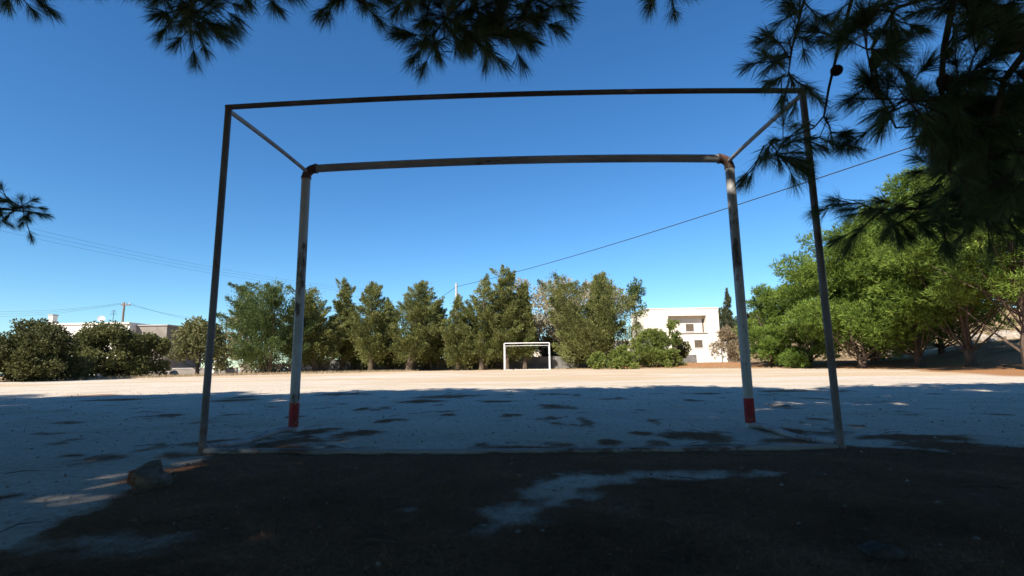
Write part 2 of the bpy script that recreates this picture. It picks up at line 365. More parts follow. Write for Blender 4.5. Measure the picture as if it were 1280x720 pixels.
goal('football_goal', 'large netless steel goal in the shade, grey worn posts with red bands at their feet', (0, 0, 0), 0, 3.436, 2.1, 1.0447, 3.4937, 2.0794, nm, .03, .032)
fm = dict.fromkeys(nm, M['goal_far'])
fg = at_y(659, 461, 34.64); fz = float(gz(fg[0], fg[1]))
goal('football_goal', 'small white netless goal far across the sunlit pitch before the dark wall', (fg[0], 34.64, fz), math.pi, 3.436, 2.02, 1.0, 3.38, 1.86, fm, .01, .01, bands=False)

# ------------------------------------------------------------------ foliage
def unit(v): return v/(np.linalg.norm(v, axis=-1, keepdims=True)+1e-9)
def kites(P, D, L, W, rng):
    n = len(P); D = unit(D); s = unit(np.cross(D, rng.normal(size=(n, 3)))); L = np.broadcast_to(L, (n,))[:, None]; W = np.broadcast_to(W, (n,))[:, None]
    mid = P+D*L*.45
    V = np.stack([P, mid-s*W*.5, P+D*L, mid+s*W*.5], 1).reshape(-1, 3)
    return V, np.arange(n*4).reshape(n, 4)
def foliage_mesh(name, clumps, n, L, W, rng, up=.45, fan=3, spread=.55, droop=0, fill=.5):
    """clumps: (centre, radii); sprays of fan blades on and inside every clump"""
    vol = np.array([r[0]*r[1]+r[1]*r[2] for c, r in clumps]); cnt = np.maximum(6, (n*vol/vol.sum()/fan)).astype(int)
    Ps = []; Ds = []
    for (c, r), k in zip(clumps, cnt):
        d = unit(rng.normal(size=(k, 3))); rad = rng.random(k)**fill
        lump = 1+.25*np.sin(d[:, 0]*5+c[0]*3)*np.sin(d[:, 1]*5+c[1]*3+d[:, 2]*4)
        p = np.array(c)+d*np.array(r)*(rad*lump)[:, None]
        o = d*.8+np.array([0, 0, up])
        for _ in range(fan):
            Ps.append(p+rng.normal(size=(k, 3))*L*.08); Ds.append(unit(o)+rng.normal(size=(k, 3))*spread)
    P = np.concatenate(Ps); D = np.concatenate(Ds); n = len(P)
    V, Fc = kites(P, D, L*rng.uniform(.6, 1.25, n), W*rng.uniform(.7, 1.3, n), rng)
    return np_mesh(name, V, Fc)
def spray_mesh(name, sprays, n, L, W, rng):
    """sprays: (start, tip, width): tapering boughs of narrow blades that point along the bough"""
    ln = np.array([np.linalg.norm(b-a)*w for a, b, w in sprays]); cnt = np.maximum(8, n*ln/ln.sum()).astype(int); Ps = []; Ds = []
    for (a, b, w), k in zip(sprays, cnt):
        t = rng.random(k)**.75; ax = unit(b-a)
        off = rng.normal(size=(k, 3))*w*(1.12-t)[:, None]*.62; off[:, 2] *= .8
        Ps.append(a+(b-a)*t[:, None]+off); Ds.append(ax+unit(off)*.55+rng.normal(size=(k, 3))*.42+np.array([0, 0, .15]))
    P = np.concatenate(Ps); D = np.concatenate(Ds); m = len(P)
    V, Fc = kites(P, D, L*rng.uniform(.6, 1.3, m), W*rng.uniform(.7, 1.3, m), rng)
    return np_mesh(name, V, Fc)
def trunk_mb(base, top, r0, r1, rng, n=7, wob=.06):
    base, top = np.array(base, float), np.array(top, float); P = []; H = np.linalg.norm(top-base)
    for k in range(n+1):
        f = k/n; P.append(base+(top-base)*f+np.array([rng.normal()*wob*H*.25*f**.5*(k > 0), rng.normal()*wob*H*.25*(k > 0)*f**.5, 0]))
    rad = [r0*(1.25 if k == 0 else 1)*(1-k/n)+r1*k/n for k in range(n+1)]
    return P, rad
def along(P, f):
    f = min(max(f, 0), 1)*(len(P)-1); i = min(int(f), len(P)-2); return P[i]*(1-(f-i))+P[i+1]*(f-i)
DENS = {'cypress': 2.1, 'pine': 3.0, 'bush': 2.0, 'round': 1.6, 'sprig': 1.3}; WID = {'cypress': 1.35, 'pine': .95, 'bush': 1.7, 'round': 1.4, 'sprig': 1.3}
def tree(name, label, cat, base, h, wd, kind, mat, seed, n=5000, L=.22, W=.06, bark='bark_pale', group=None, trunk_r=None, lean=0, low=None, stems=1, top_bias=1., depthf=1.):
    rng = np.random.default_rng(seed); root = empty(name, base); tag(root, label, cat, group)
    tr = trunk_r or max(.05, .016*h+.015*wd); tb = MB(); cl = []; R_ = wd/2
    lo = {'cypress': .16, 'pine': .32, 'bush': .05, 'round': .26, 'sprig': .55}[kind] if low is None else low
    paths = []
    for s in range(stems):
        off = np.array([rng.normal()*.10*wd*(stems > 1), rng.normal()*.06*wd*(stems > 1), 0])
        topp = np.array([lean*h+off[0]*2.8, off[1]*2, h*(.93 if kind in ('cypress', 'sprig') else .78)*(1 if s == 0 else rng.uniform(.72, .92))])
        off = off*(.5 if kind == 'pine' else 1)
        P, rad = trunk_mb(off*.5+np.array([0, 0, -.12]), topp, tr*(1 if s == 0 else .7), tr*.12, rng); paths.append(P); tb.tube(P, rad, 8)
    m = {'cypress': 64, 'pine': 58, 'bush': 40, 'round': 38, 'sprig': 12}[kind]
    for k in range(m):
        P = paths[rng.integers(len(paths))]
        f = (k+.5)/m if kind == 'cypress' else rng.random()
        z = lo+(1-lo)*f; a = rng.random()*2*math.pi
        if kind == 'cypress':
            zz = (z-lo)/(1-lo); pr = (min(1, zz*3.2+.42))*(1-zz**1.7)**.75*top_bias+.05
            rr = R_*pr*rng.uniform(.15, .95); cs = R_*(.24+.24*(1-zz))*rng.uniform(.7, 1.35); rad = (cs, cs*depthf, cs*rng.uniform(.9, 1.7))
        elif kind == 'bush':
            zz = rng.random()**.8; pr = math.sqrt(max(0, 1-zz**2.2)); z = lo+zz*(.88-lo); rr = R_*pr*rng.random()**.5*.82; cs = R_*rng.uniform(.16, .34); rad = (cs, cs, cs*.8)
            if k % 6 == 0: z = min(1.02, z*1.12+.05); rad = (cs*.35, cs*.35, cs*.7)
        elif kind == 'round':
            zz = rng.random(); pr = math.sqrt(max(0, 1-(2*zz-.9)**2)); z = lo+zz*(.90-lo); rr = R_*pr*rng.random()**.5*.85; cs = R_*rng.uniform(.18, .32); rad = (cs, cs, cs*.8)
        elif kind == 'sprig':
            zz = rng.random(); z = lo+zz*(.95-lo); rr = R_*rng.uniform(.1, .8)*(1-.5*zz); cs = R_*rng.uniform(.22, .4); rad = (cs, cs, cs*1.2)
        else:
            zz = rng.random(); pr = math.sqrt(max(0.03, 1-(1.6*zz-.55)**2)); z = lo+zz*(.93-lo); rr = R_*pr*rng.uniform(.35, .9); cs = R_*rng.uniform(.20, .38); rad = (cs, cs, cs*rng.uniform(.42, .66))
        ctr = along(P, z if kind != 'bush' else z*.6)
        c = np.array([ctr[0]+math.cos(a)*rr, ctr[1]+math.sin(a)*rr*depthf, h*z]); cl.append((c, rad))
        if rng.random() < (.75 if kind in ('pine', 'sprig', 'round') else .4 if kind == 'bush' else 0):
            st = along(P, max(.08, z-.16-.12*rng.random())); mid = st*.5+c*.5+np.array([0, 0, -.05*h*rng.random()])
            tb.tube([st, mid, c], [tr*.34*(1-z*.6), tr*.22*(1-z*.6), tr*.07], 5)
    if kind == 'cypress':
        for P in paths: cl.append((along(P, .96)+np.array([0, 0, h*.01]), (R_*.10, R_*.10, h*.055)))
    if kind == 'cypress':
        sprays = []; EX = 1.15+1.1*rng.random()
        for k in range(120):
            P = paths[rng.integers(len(paths))]; zz = (k+rng.random())/120; z = lo+(1-lo)*zz*.93
            pr = min(1, zz*1.6+.78)*(1-zz**EX)**.85+.04; a = rng.random()*6.283; r1 = R_*pr*rng.uniform(.55, 1.08)*(.8+.3*math.sin(2*a+seed)*math.sin(5*zz+seed)); r0 = r1*rng.uniform(.05, .45)
            ctr = along(P, z); d_ = np.array([math.cos(a), math.sin(a), 0])
            st = np.array([ctr[0], ctr[1], h*z])+d_*r0; rise = (r1-r0)*rng.uniform(.15, 1.1)+.05*R_
            sprays.append((st, np.array([ctr[0], ctr[1], h*z])+d_*r1+np.array([0, 0, rise]), R_*rng.uniform(.13, .24)*(1.1-.45*zz)))
        for P in paths:
            e = np.array(P[-1]); sprays.append((e-np.array([0, 0, h*.16]), e+np.array([rng.normal()*.05, 0, h*.05]), R_*.16))
            for _ in range(3): q_ = e-np.array([0, 0, h*rng.uniform(.05, .2)]); sprays.append((q_, q_+np.array([rng.normal()*.28*R_, rng.normal()*.28*R_, h*rng.uniform(.07, .14)]), R_*.10))
        tb.build('trunk', M[bark], root)
        link('crown', spray_mesh('crown', sprays, int(n*4.6), L*.80, W*.82, rng), M[mat], root)
        return root
    tb.build('trunk', M[bark], root)
    up = {'cypress': .75, 'pine': .55, 'bush': .35, 'round': .2, 'sprig': .6}[kind]
    link('crown', foliage_mesh('crown', cl, int(n*DENS[kind]), L*1.05, W*WID[kind], rng, up=up, fill=.3 if kind == 'pine' else .42, fan=7 if kind == 'pine' else 5 if kind == 'sprig' else 3, spread=.6), M[mat], root)
    return root
def tree_px(name, label, cat, cx, top, wpx, Yw, kind, mat, seed, group=None, **kw):
    b = on_ground(cx, Yw); s = (b-CAM)@FWD
    tp = at_y(cx, top, Yw); return tree(name, label, cat, b, tp[2]-b[2], wpx/FPX*s, kind, mat, seed, group=group, **kw)
ROW = 'conifers in the row behind the far goal'
T = [ # cx, top, width px, Y, material, leaves, stems, label, low
 (338, 362, 88, 36, 'juniper_green', 9000, 3, 'broad bushy green conifer at the left end of the far row, by the stone wall', .12),
 (399, 366, 58, 38, 'juniper', 5200, 1, 'olive green conifer half hidden by the left front goal post', .2),
 (428, 354, 46, 40, 'juniper', 5000, 1, 'pointed conifer just right of the left front goal post', .22),
 (463, 358, 52, 38.5, 'juniper', 5200, 1, 'conifer with a slanting pointed tip left of the gap of sky', .16),
 (507, 356, 62, 39, 'juniper', 6500, 1, 'full rounded conifer standing alone left of the concrete pole', .2),
 (547, 382, 34, 41, 'juniper', 2400, 1, 'short sparse conifer immediately left of the concrete pole', .16),
 (572, 374, 42, 39.5, 'juniper', 3200, 1, 'small pointed conifer standing in front of the concrete pole', .1),
 (601, 354, 50, 40, 'juniper', 5200, 1, 'conifer with ragged crown between the concrete pole and the tallest tree', .16),
 (633, 337, 48, 39.5, 'juniper', 6000, 1, 'tallest conifer of the row, spire topped, over the far goal left post', .2),
 (656, 358, 34, 40, 'juniper', 5200, 1, 'conifer rising directly above the middle of the far goal', .26),
 (748, 350, 36, 39, 'juniper', 6000, 1, 'conifer right of the far goal in front of the pale tree', .2),
 (768, 347, 80, 38.5, 'juniper', 8500, 2, 'wide conifer with two tips at the right end of the far row', .14)]
for i, (cx, top, wp, Yw, mt, n, st, lab, lo) in enumerate(T):
    tree_px('conifer_tree', lab, 'tree', cx, top-7, wp*1.52, Yw, 'cypress', mt, 100+i, ROW, n=int(n*1.2), stems=max(st, 1+(i*7 % 3 > 0)*(i not in (8, 2))), low=lo*.5, L=.24, W=.07)
FILL = [(380, 372, 46, 42.0, 'shorter conifer between the broad green conifer and the left front goal post'), (447, 376, 40, 42.2, 'shorter conifer in the gap left of the slanting tipped conifer'), (485, 380, 42, 41.6, 'shorter conifer between the slanting tipped and the rounded conifer'),
        (529, 388, 38, 42.2, 'low conifer in the gap of sky right of the lone rounded conifer'), (587, 384, 36, 42.0, 'low conifer right of the concrete pole, behind the small pointed one'), (616, 374, 38, 42.2, 'shorter conifer directly left of the tallest tree'), (720, 388, 40, 41.8, 'low conifer in front of the pale beige tree')]
for i, (cx, top, wp, Yw, lab) in enumerate(FILL):
    tree_px('conifer_tree', lab, 'tree', cx, top-5, wp*1.5, Yw, 'cypress', 'juniper_green' if i % 3 == 1 else 'juniper', 160+i, ROW, n=4200, stems=1+i % 2, low=.06, L=.24, W=.07)
tree_px('pale_tree', 'pale beige feathery tree behind the conifers right of the far goal', 'tree', 700, 343, 116, 46, 'round', 'pale', 201, n=19000, L=.26, W=.07, low=.25, stems=3)
tree_px('pale_tree', 'pale dry tree showing behind the left edge of the broad green conifer', 'tree', 305, 372, 46, 41, 'round', 'pale', 202, n=7000, L=.22, W=.07, low=.15)
tree_px('pine_tree', 'thin bare stemmed pine sticking up alone left of the white house', 'tree', 797, 348, 40, 43, 'sprig', 'juniper_green', 203, n=2200, L=.26, W=.05, low=.62, lean=.03)
tree_px('young_pine', 'young green pine in front of the white house', 'tree', 812, 411, 48, 36, 'pine', 'pine_young', 204, n=5500, L=.22, W=.045, low=.12, stems=2)
tree_px('young_pine', 'slim young pine standing before the left half of the recessed balcony', 'tree', 846, 393, 24, 37, 'sprig', 'pine_young', 224, n=1500, L=.2, W=.045, low=.3)
tree_px('olive_shrub', 'grey green shrub below the balcony of the white house', 'shrub', 852, 420, 28, 39, 'round', 'olive', 205, n=2600, L=.18, W=.05, low=.25)
tree_px('pine_bush', 'low bright green pine bush at the foot of the wide conifer', 'shrub', 780, 434, 46, 33, 'bush', 'pine_young', 206, n=3200, L=.17, W=.045)
tree_px('pine_bush', 'small low bush at the right foot of the far goal wall', 'shrub', 748, 441, 30, 35, 'bush', 'pine_young', 207, n=1500, L=.16, W=.045)
tree_px('pine_bush', 'round bush at the pitch edge under the young green pine', 'shrub', 841, 436, 34, 35, 'bush', 'pine_young', 208, n=1800, L=.16, W=.045)
tree_px('cypress_tree', 'dark narrow cypress beyond the white house beside the right goal post', 'tree', 914, 360, 26, 66, 'cypress', 'dark_cypress', 209, n=2600, L=.35, W=.1, low=.05)
tree_px('dry_shrub', 'dry beige twiggy shrub by the corner of the garden wall', 'shrub', 912, 408, 46, 36, 'bush', 'dry', 210, n=2600, L=.22, W=.03)
tree_px('hedge_shrub', 'dark rounded shrub at the left edge of the pitch', 'shrub', 26, 399, 140, 18, 'bush', 'hedge_dark', 211, n=26000, L=.11, W=.036)
tree_px('hedge_shrub', 'green leafy shrub between the dark shrub and the olive tree', 'shrub', 130, 405, 104, 22, 'bush', 'hedge', 212, n=21000, L=.11, W=.036)
tree_px('hedge_shrub', 'lower green shrub on the left side of the olive tree', 'shrub', 185, 414, 62, 24, 'bush', 'hedge', 213, n=10000, L=.11, W=.036)
tree_px('olive_tree', 'light olive green tree behind the left rear goal post', 'tree', 247, 401, 88, 27, 'bush', 'olive', 214, n=9000, L=.15, W=.05, low=.12)
tree_px('garden_shrub', 'tall green tree at the far left behind the conifers on the low wall', 'tree', 372, 385, 46, 46, 'round', 'juniper_green', 215, n=3200, L=.22, W=.07, low=.1)
for i, (cx, wp, tp) in enumerate([(560, 40, 422), (612, 44, 420), (690, 44, 418), (470, 54, 418), (530, 40, 424), (402, 44, 422), (436, 46, 420), (502, 44, 422), (586, 34, 424), (650, 44, 420)]):
    tree_px('garden_shrub', ['olive shrub rising behind the wall below the concrete pole', 'olive shrub rising behind the wall left of the far goal', 'olive shrub rising behind the wall at the right far goal post', 'olive shrub behind the wall under the slanting tipped conifer', 'small olive shrub behind the wall right of the lone rounded conifer', 'olive shrub behind the wall just right of the left front goal post', 'olive shrub behind the wall under the pointed conifer by the goal post', 'olive shrub behind the wall at the foot of the lone rounded conifer', 'narrow olive shrub behind the wall right of the concrete pole', 'olive shrub behind the wall seen through the far goal'][i], 'shrub', cx, tp, wp, 46, 'bush', 'juniper', 230+i, n=1800, L=.22, W=.07)
# pines on the right bank
PB = 'sunlit pines on the right bank'
RP = [(1008, 324, 78, 27, 29, 'bright green bushy pine nearest the white house, low branching', .06, 2, 22000),
      (966, 352, 58, 29, 40, 'small green pine at the left end of the bank beside the right front goal post', .08, 2, 12000),
      (1078, 262, 132, 23, 10, 'tall bright green pine behind the right rear goal post', .14, 2, 28000),
      (1150, 232, 150, 21, 11, 'large pine with drooping crown in the middle of the right bank', .2, 1, 30000),
      (1215, 190, 150, 18, 12, 'dark trunked pine right of the drooping one on the bank', .24, 1, 30000),
      (1290, 165, 190, 13.2, 13, 'nearest bank pine with thick trunk at the right edge', .3, 1, 30000)]
for cx, top, wp, Yw, sd, lab, lo, st, n in RP:
    tree_px('pine_tree', lab, 'tree', cx, top, wp*1.25, Yw, 'pine', 'pine', 300+sd, PB, n=n, stems=st, low=lo, L=.20, W=.034, bark='bark', trunk_r=.17 if st == 1 else .12)
for i, (cx, Yw, tp) in enumerate([(1093, 25, 330), (1180, 24, 300)]):
    tree_px('pine_tree', ['slim pine filling the gap behind the tall bright pine', 'slim pine in the second line of the right bank'][i], 'tree', cx, tp, 130, Yw, 'pine', 'pine', 340+i, PB, n=16000, low=.12, L=.2, W=.034, bark='bark', trunk_r=.14)
for i, (cx, Yw, tp, wp) in enumerate([(903, 92, 386, 60), (945, 80, 392, 50)]):
    tree_px('hill_shrub', ['dark scrub on the hill right of the white house', 'dark scrub on the hill behind the right front goal post'][i], 'shrub', cx, tp-4, wp, Yw, 'bush', 'dark_cypress', 350+i, n=2600, L=.4, W=.14)

# ------------------------------------------------------------------ houses, walls, poles
def box_part(name, mat, parent, x0, x1, y0, y1, z0, z1, bevel=.01):
    b = MB(); b.box(x0, x1, y0, y1, z0, z1); return b.build(name, mat, parent, smooth=False, bevel=bevel)
# white house, right
HY = 52.; hb = on_ground(853, HY); L0 = at_y(806, 420, HY)[0]-hb[0]; L1 = at_y(900, 420, HY)[0]-hb[0]
zt = at_y(853, 386, HY)[2]-hb[2]
house = empty('white_house', hb); tag(house, 'two storey flat roofed cream house with recessed balcony right of the far trees', 'house')
rx0 = at_y(835, 400, HY)[0]-hb[0]; rx1 = at_y(883, 400, HY)[0]-hb[0]; rz1 = at_y(853, 394.5, HY)[2]-hb[2]; rz0 = at_y(853, 416, HY)[2]-hb[2]
DP = .85
wb = MB()
wb.box(L0, rx0, 0, 7, -.6, zt); wb.box(rx1, L1, 0, 7, -.6, zt); wb.box(rx0, rx1, 0, 7, -.6, rz0); wb.box(rx0, rx1, 0, 7, rz1, zt); wb.box(rx0, rx1, DP, 7, rz0, rz1)
wb.build('wall', M['plaster'], house, smooth=False)
box_part('parapet', M['plaster_white'], house, L0-.06, L1+.06, -.06, 7.06, zt, zt+.10)
box_part('balcony_floor', M['concrete'], house, rx0-.02, rx1+.02, -.12, DP-.01, rz0-.09, rz0+.01)
def window(parent, x0, x1, y, z0, z1):
    fr = MB(); tt = .07
    fr.box(x0, x0+tt, y-.05, y+.02, z0, z1); fr.box(x1-tt, x1, y-.05, y+.02, z0, z1); fr.box(x0+tt, x1-tt, y-.05, y+.02, z0, z0+tt); fr.box(x0+tt, x1-tt, y-.05, y+.02, z1-tt, z1)
    f = fr.build('window', M['frame'], parent, smooth=False)
    half = (x0+x1)/2
    for a, b in ((x0+tt, half-.01), (half+.01, x1-tt)):
        sh = MB(); sh.box(a, b, y-.03, y+.01, z0+tt, z1-tt)
        nz = 8
        for k in range(nz):
            zc = z0+tt+(z1-z0-2*tt)*(k+.5)/nz; sh.box(a+.03, b-.03, y-.045, y-.031, zc-.02, zc+.02)
        sh.build('shutter', M['shutter'], f, smooth=False)
    return f
wx = lambda px: at_y(px, 410, HY)[0]-hb[0]
wz = lambda py: at_y(860, py, HY)[2]-hb[2]
window(house, wx(859.5), wx(871), DP, wz(414.5), wz(403.5)); window(house, wx(866), wx(877.5), 0, wz(435.5), wz(424.5))
window(house, wx(814), wx(824), 0, wz(432), wz(421))
box_part('door', M['shutter'], house, rx1-.22, rx1-.05, DP-.03, DP+.01, rz0+.02, rz0+1.55)
box_part('step_wall', M['plaster'], house, L1, L1+1.0, .5, 5, -.5, 2.3)
# annexe seen through the trees
ab = on_ground(765, 54); an = empty('low_building', ab); tag(an, 'low cream building glimpsed through the conifers left of the white house', 'building')
a0 = at_y(738, 430, 54)[0]-ab[0]; a1 = at_y(798, 430, 54)[0]-ab[0]
box_part('wall', M['plaster'], an, a0, a1, 0, 6, -.6, 2.7); box_part('roof', M['plaster_white'], an, a0-.1, a1+.1, -.1, 6.1, 2.7, 2.86)
window(an, a0+1.2, a0+2.2, 0, .9, 1.9)
# garden wall of the house
def wall_thing(name, label, px0, px1, Yw, hgt, mat, coping=True, thick=.2, step=None, cat='wall', hvar=0, seed=0):
    A = on_ground(px0, Yw); B = on_ground(px1, Yw); c = (A+B)/2; r_ = empty(name, c); tag(r_, label, cat)
    rng = np.random.default_rng(seed); n = max(2, int((B[0]-A[0])/(step or 3.))); x = np.linspace(A[0]-c[0], B[0]-c[0], n+1)
    b = MB(); p = MB(); cp_ = MB()
    for k in range(n):
        hh = hgt+rng.uniform(-hvar, hvar)
        b.box(x[k]+.0, x[k+1]-.015, 0, thick, -.5, hh); p.box(x[k]-.12, x[k]+.12, -.06, -.002, -.5, hh+.02)
        cp_.box(x[k]+.0, x[k+1]-.02, -.04, thick+.04, hh+.002, hh+.06)
    b.build('wall_panel', mat, r_, smooth=False, bevel=.01); p.build('pilaster', mat, r_, smooth=False)
    if coping: cp_.build('coping', M['concrete'], r_, smooth=False)
    return r_
wall_thing('garden_wall', 'pale grey garden wall in front of the white house', 849, 902, 45, 1.02, M['plaster_white'], False)
wall_thing('boundary_wall', 'long dark grey block wall in the shade behind the far goal', 384, 872, 42.5, .92, M['wall_dark'], False, hvar=.02)
wall_thing('boundary_wall', 'pale sunlit wall rising behind the dark block wall', 585, 770, 49, 1.75, M['plaster'], True, seed=3)
# left: low stone wall with separate stones
def rock_mesh(name, r, rng, sub=2, flat=1., rough=.22):
    import bmesh
    bm = bmesh.new(); bmesh.ops.create_icosphere(bm, subdivisions=sub, radius=1)
    ph = rng.uniform(0, 6, 9); planes = [(unit(rng.normal(size=3)), rng.uniform(.62, .9)) for _ in range(9)]
    for v in bm.verts:
        c = np.array(v.co)
        for nrm, d in planes:
            e = c@nrm-d
            if e > 0: c = c-nrm*e*.92
        k = 1+rough*.3*(math.sin(c[0]*5+ph[0])+math.sin(c[1]*6+ph[1])+math.sin(c[2]*7+ph[2]))*.5+rng.normal()*.012
        v.co = (c[0]*k*r[0], c[1]*k*r[1], c[2]*k*r[2]*flat)
    me = bpy.data.meshes.new(name); bm.to_mesh(me); bm.free(); me.polygons.foreach_set('use_smooth', [True]*len(me.polygons))
    try: me.set_sharp_from_angle(angle=R(28))
    except Exception: pass
    return me
rng = np.random.default_rng(77)
sw = empty('stone_wall', on_ground(340, 37.2)); tag(sw, 'low pale dry stone wall at the foot of the broad green conifer', 'wall')
rms = [rock_mesh('stone', (.30, .2, .2), rng, 1) for _ in range(6)]
x0 = at_y(300, 460, 37.2)[0]-sw.location.x; x1 = at_y(388, 460, 37.2)[0]-sw.location.x
for k in range(44):
    lay = k % 3; o = bpy.data.objects.new('stone', rms[k % 6]); rms[k % 6].materials.clear() if False else None
    if not rms[k % 6].materials: rms[k % 6].materials.append(M['rock'])
    col.objects.link(o); o.parent = sw; o.location = (x0+(x1-x0)*(k//3+.5*(lay == 1)+.2)/15, rng.normal()*.03, .10+.26*lay); o.rotation_euler = (rng.normal()*.2, rng.normal()*.2, rng.random()*6); o.scale = [rng.uniform(.85, 1.15)]*3
wall_thing('boundary_wall', 'weathered low wall behind the left shrubs and the olive tree', 190, 296, 32, .42, M['plaster_grey'], True, seed=5)
gp_ = on_ground(267, 31); gpl = empty('gate_pillar', gp_); tag(gpl, 'white plastered gate pillar beside the left rear goal post', 'gate pillar')
box_part('pillar', M['plaster_white'], gpl, -.22, .22, -.22, .22, -.3, 1.22); box_part('cap', M['concrete'], gpl, -.27, .27, -.27, .27, 1.222, 1.30)
for px_, Yw_, s_, lab_ in [(312, 37.5, .55, 'white block at the left end of the stone wall'), (218, 25.3, .42, 'pale boulder at the foot of the olive tree'), (124, 21.0, .3, 'small pale boulder under the green leafy shrub')]:
    b_ = on_ground(px_, Yw_)
    o = link('boulder', rock_mesh('boulder', (s_*.6, s_*.5, s_*.5), rng, 2), M['rock'] if px_ != 312 else M['plaster_white']); o.location = b_+np.array([0, 0, s_*.35]); tag(o, lab_, 'rock')
# left house
LH = 40.; lb = on_ground(118, LH); lh = empty('low_house', lb); tag(lh, 'low cream house with flat roof behind the left shrubs', 'house')
X_ = lambda px: at_y(px, 430, LH)[0]-lb[0]
Zl = lambda py, px=118: at_y(px, py, LH)[2]-lb[2]
zr = Zl(406, 100)
w_ = MB(); w_.box(X_(60), X_(160), 0, 6, -.6, zr); w_.build('wall', M['plaster_white'], lh, smooth=False)
w_ = MB(); w_.box(X_(160)+.01, X_(199), .8, 6, -.6, zr-.12); w_.build('side_wing', M['plaster_grey'], lh, smooth=False)  # wing darkened by plaster colour to stand in for its shade
box_part('roof_edge', M['plaster'], lh, X_(60)-.12, X_(160)+.005, -.12, 6.1, zr+.002, zr+.16); box_part('roof_edge', M['concrete'], lh, X_(160)+.02, X_(199)+.1, .7, 6.1, zr-.118, zr-.02)
window(lh, X_(105), X_(122), 0, 1.0, 2.1)
ch = box_part('chimney', M['plaster_white'], lh, X_(42.5), X_(48.5), 1, 1.5, zr-2.5, zr+1.0); box_part('chimney_cap', M['concrete'], ch, X_(42.0), X_(49), .95, 1.55, zr+1.002, zr+1.1, .005)
d = MB(); dc = np.array([X_(117), .5, zr+.55]); 
n_ = unit(np.array([.55, -.7, .45])); a_ = unit(np.cross(n_, [0, 0, 1.])); b_ = np.cross(n_, a_)
vs = [dc]; fs = []
for i in range(1, 5):
    for k in range(16):
        r_ = .30*i/4; vs.append(dc+a_*r_*math.cos(k*math.pi/8)+b_*r_*math.sin(k*math.pi/8)+n_*(r_*r_*.55))
for k in range(16):
    fs.append((0, 1+k, 1+(k+1) % 16))
    for i in range(3): fs.append((1+i*16+k, 1+(i+1)*16+k, 1+(i+1)*16+(k+1) % 16, 1+i*16+(k+1) % 16))
d.add(vs, fs); d.tube([dc-n_*.02, dc-np.array([0, 0, .55])], .03, 6); d.tube([dc+b_*.25, dc+n_*.28], .012, 5)
d.build('satellite_dish', M['porcelain'], lh)
an_ = MB(); ax = X_(131); an_.tube([(ax, .6, zr), (ax, .6, zr+1.35)], .02, 6)
for k in range(4): an_.tube([(ax-.35+.05*k, .6, zr+.95+.12*k), (ax+.35-.05*k, .6, zr+.95+.12*k)], .01, 4)
an_.build('antenna', M['wire'], lh)
# poles and wires
def pole(name, label, px, top, Yw, mat, r=.13, arm=True, base_y=None):
    b = on_ground(px, Yw); zt_ = at_y(px, top, Yw)[2]-b[2]; p = empty(name, b); tag(p, label, 'utility pole', 'utility poles')
    m_ = MB(); m_.tube([(0, 0, -.5), (0, 0, zt_*.5), (0, 0, zt_)], [r, r*.85, r*.66], 10); m_.build('shaft', mat, p)
    if arm:
        a = MB(); a.box(-.3, .6, -.05, .05, zt_-.32, zt_-.22); a.build('crossarm', M['pole_wood'], p, smooth=False)
        for xx in (-.22, .12, .52):
            i = MB(); i.tube([(xx, 0, zt_-.217), (xx, 0, zt_-.16), (xx, 0, zt_-.06)], [.03, .055, .03], 8); i.build('insulator', M['porcelain'], p)
    return np.array(b)+np.array([0, 0, zt_])
p1 = pole('utility_pole', 'dark wooden pole with crossarm above the low left house', 147, 378, 44, M['pole_wood'])
p2 = pole('utility_pole', 'pale concrete pole rising behind the small pointed conifer', 570, 354, 46, M['pole_concrete'], .16, False)
p3 = pole('utility_pole', 'short thin distant pole just right of the olive tree', 279, 400, 62, M['pole_wood'], .12, False)
def wire(label, A, B, sag, r=.012, group='overhead cables'):
    A, B = np.array(A, float), np.array(B, float)
    b = MB(); b.tube([A+(B-A)*f+np.array([0, 0, -sag*4*f*(1-f)]) for f in np.linspace(0, 1, 40)], r, 5)
    tag(b.build('overhead_cable', M['wire'], None), label, 'cable', group)
pr = at(1130, 172, 17.5)
wire('black cable rising from the concrete pole towards the right pines', p2-np.array([0, 0, .35]), pr+(pr-p2)*.25, .55, .021)
wire('cable falling from the concrete pole into the conifers on its left', p2-np.array([0, 0, .35]), at_y(505, 396, 52), .25, .021)
for k in range(3):
    xx = (-.22, .12, .52)[k]; q = p1+np.array([xx, 0, -.06])
    wire(['front', 'middle', 'rear'][k]+' thin wire leaving the dark wooden pole to the left', q, at_y(-80, 386+k*5, 40), .5, .007, 'thin wires on the left pole')
    wire(['uppermost', 'middle', 'lowest'][k]+' thin wire running right from the dark wooden pole', q, at_y(300, 400+k*4, 60), .5, .007, 'thin wires on the left pole')
for k in range(3):
    wire(['upper', 'middle', 'lower'][k]+' faint wire crossing the sky left of the near goal', at_y(-120, 246+k*7, 24), at_y(470, 362+k*2, 58), .9, .006, 'faint wires in the left sky')

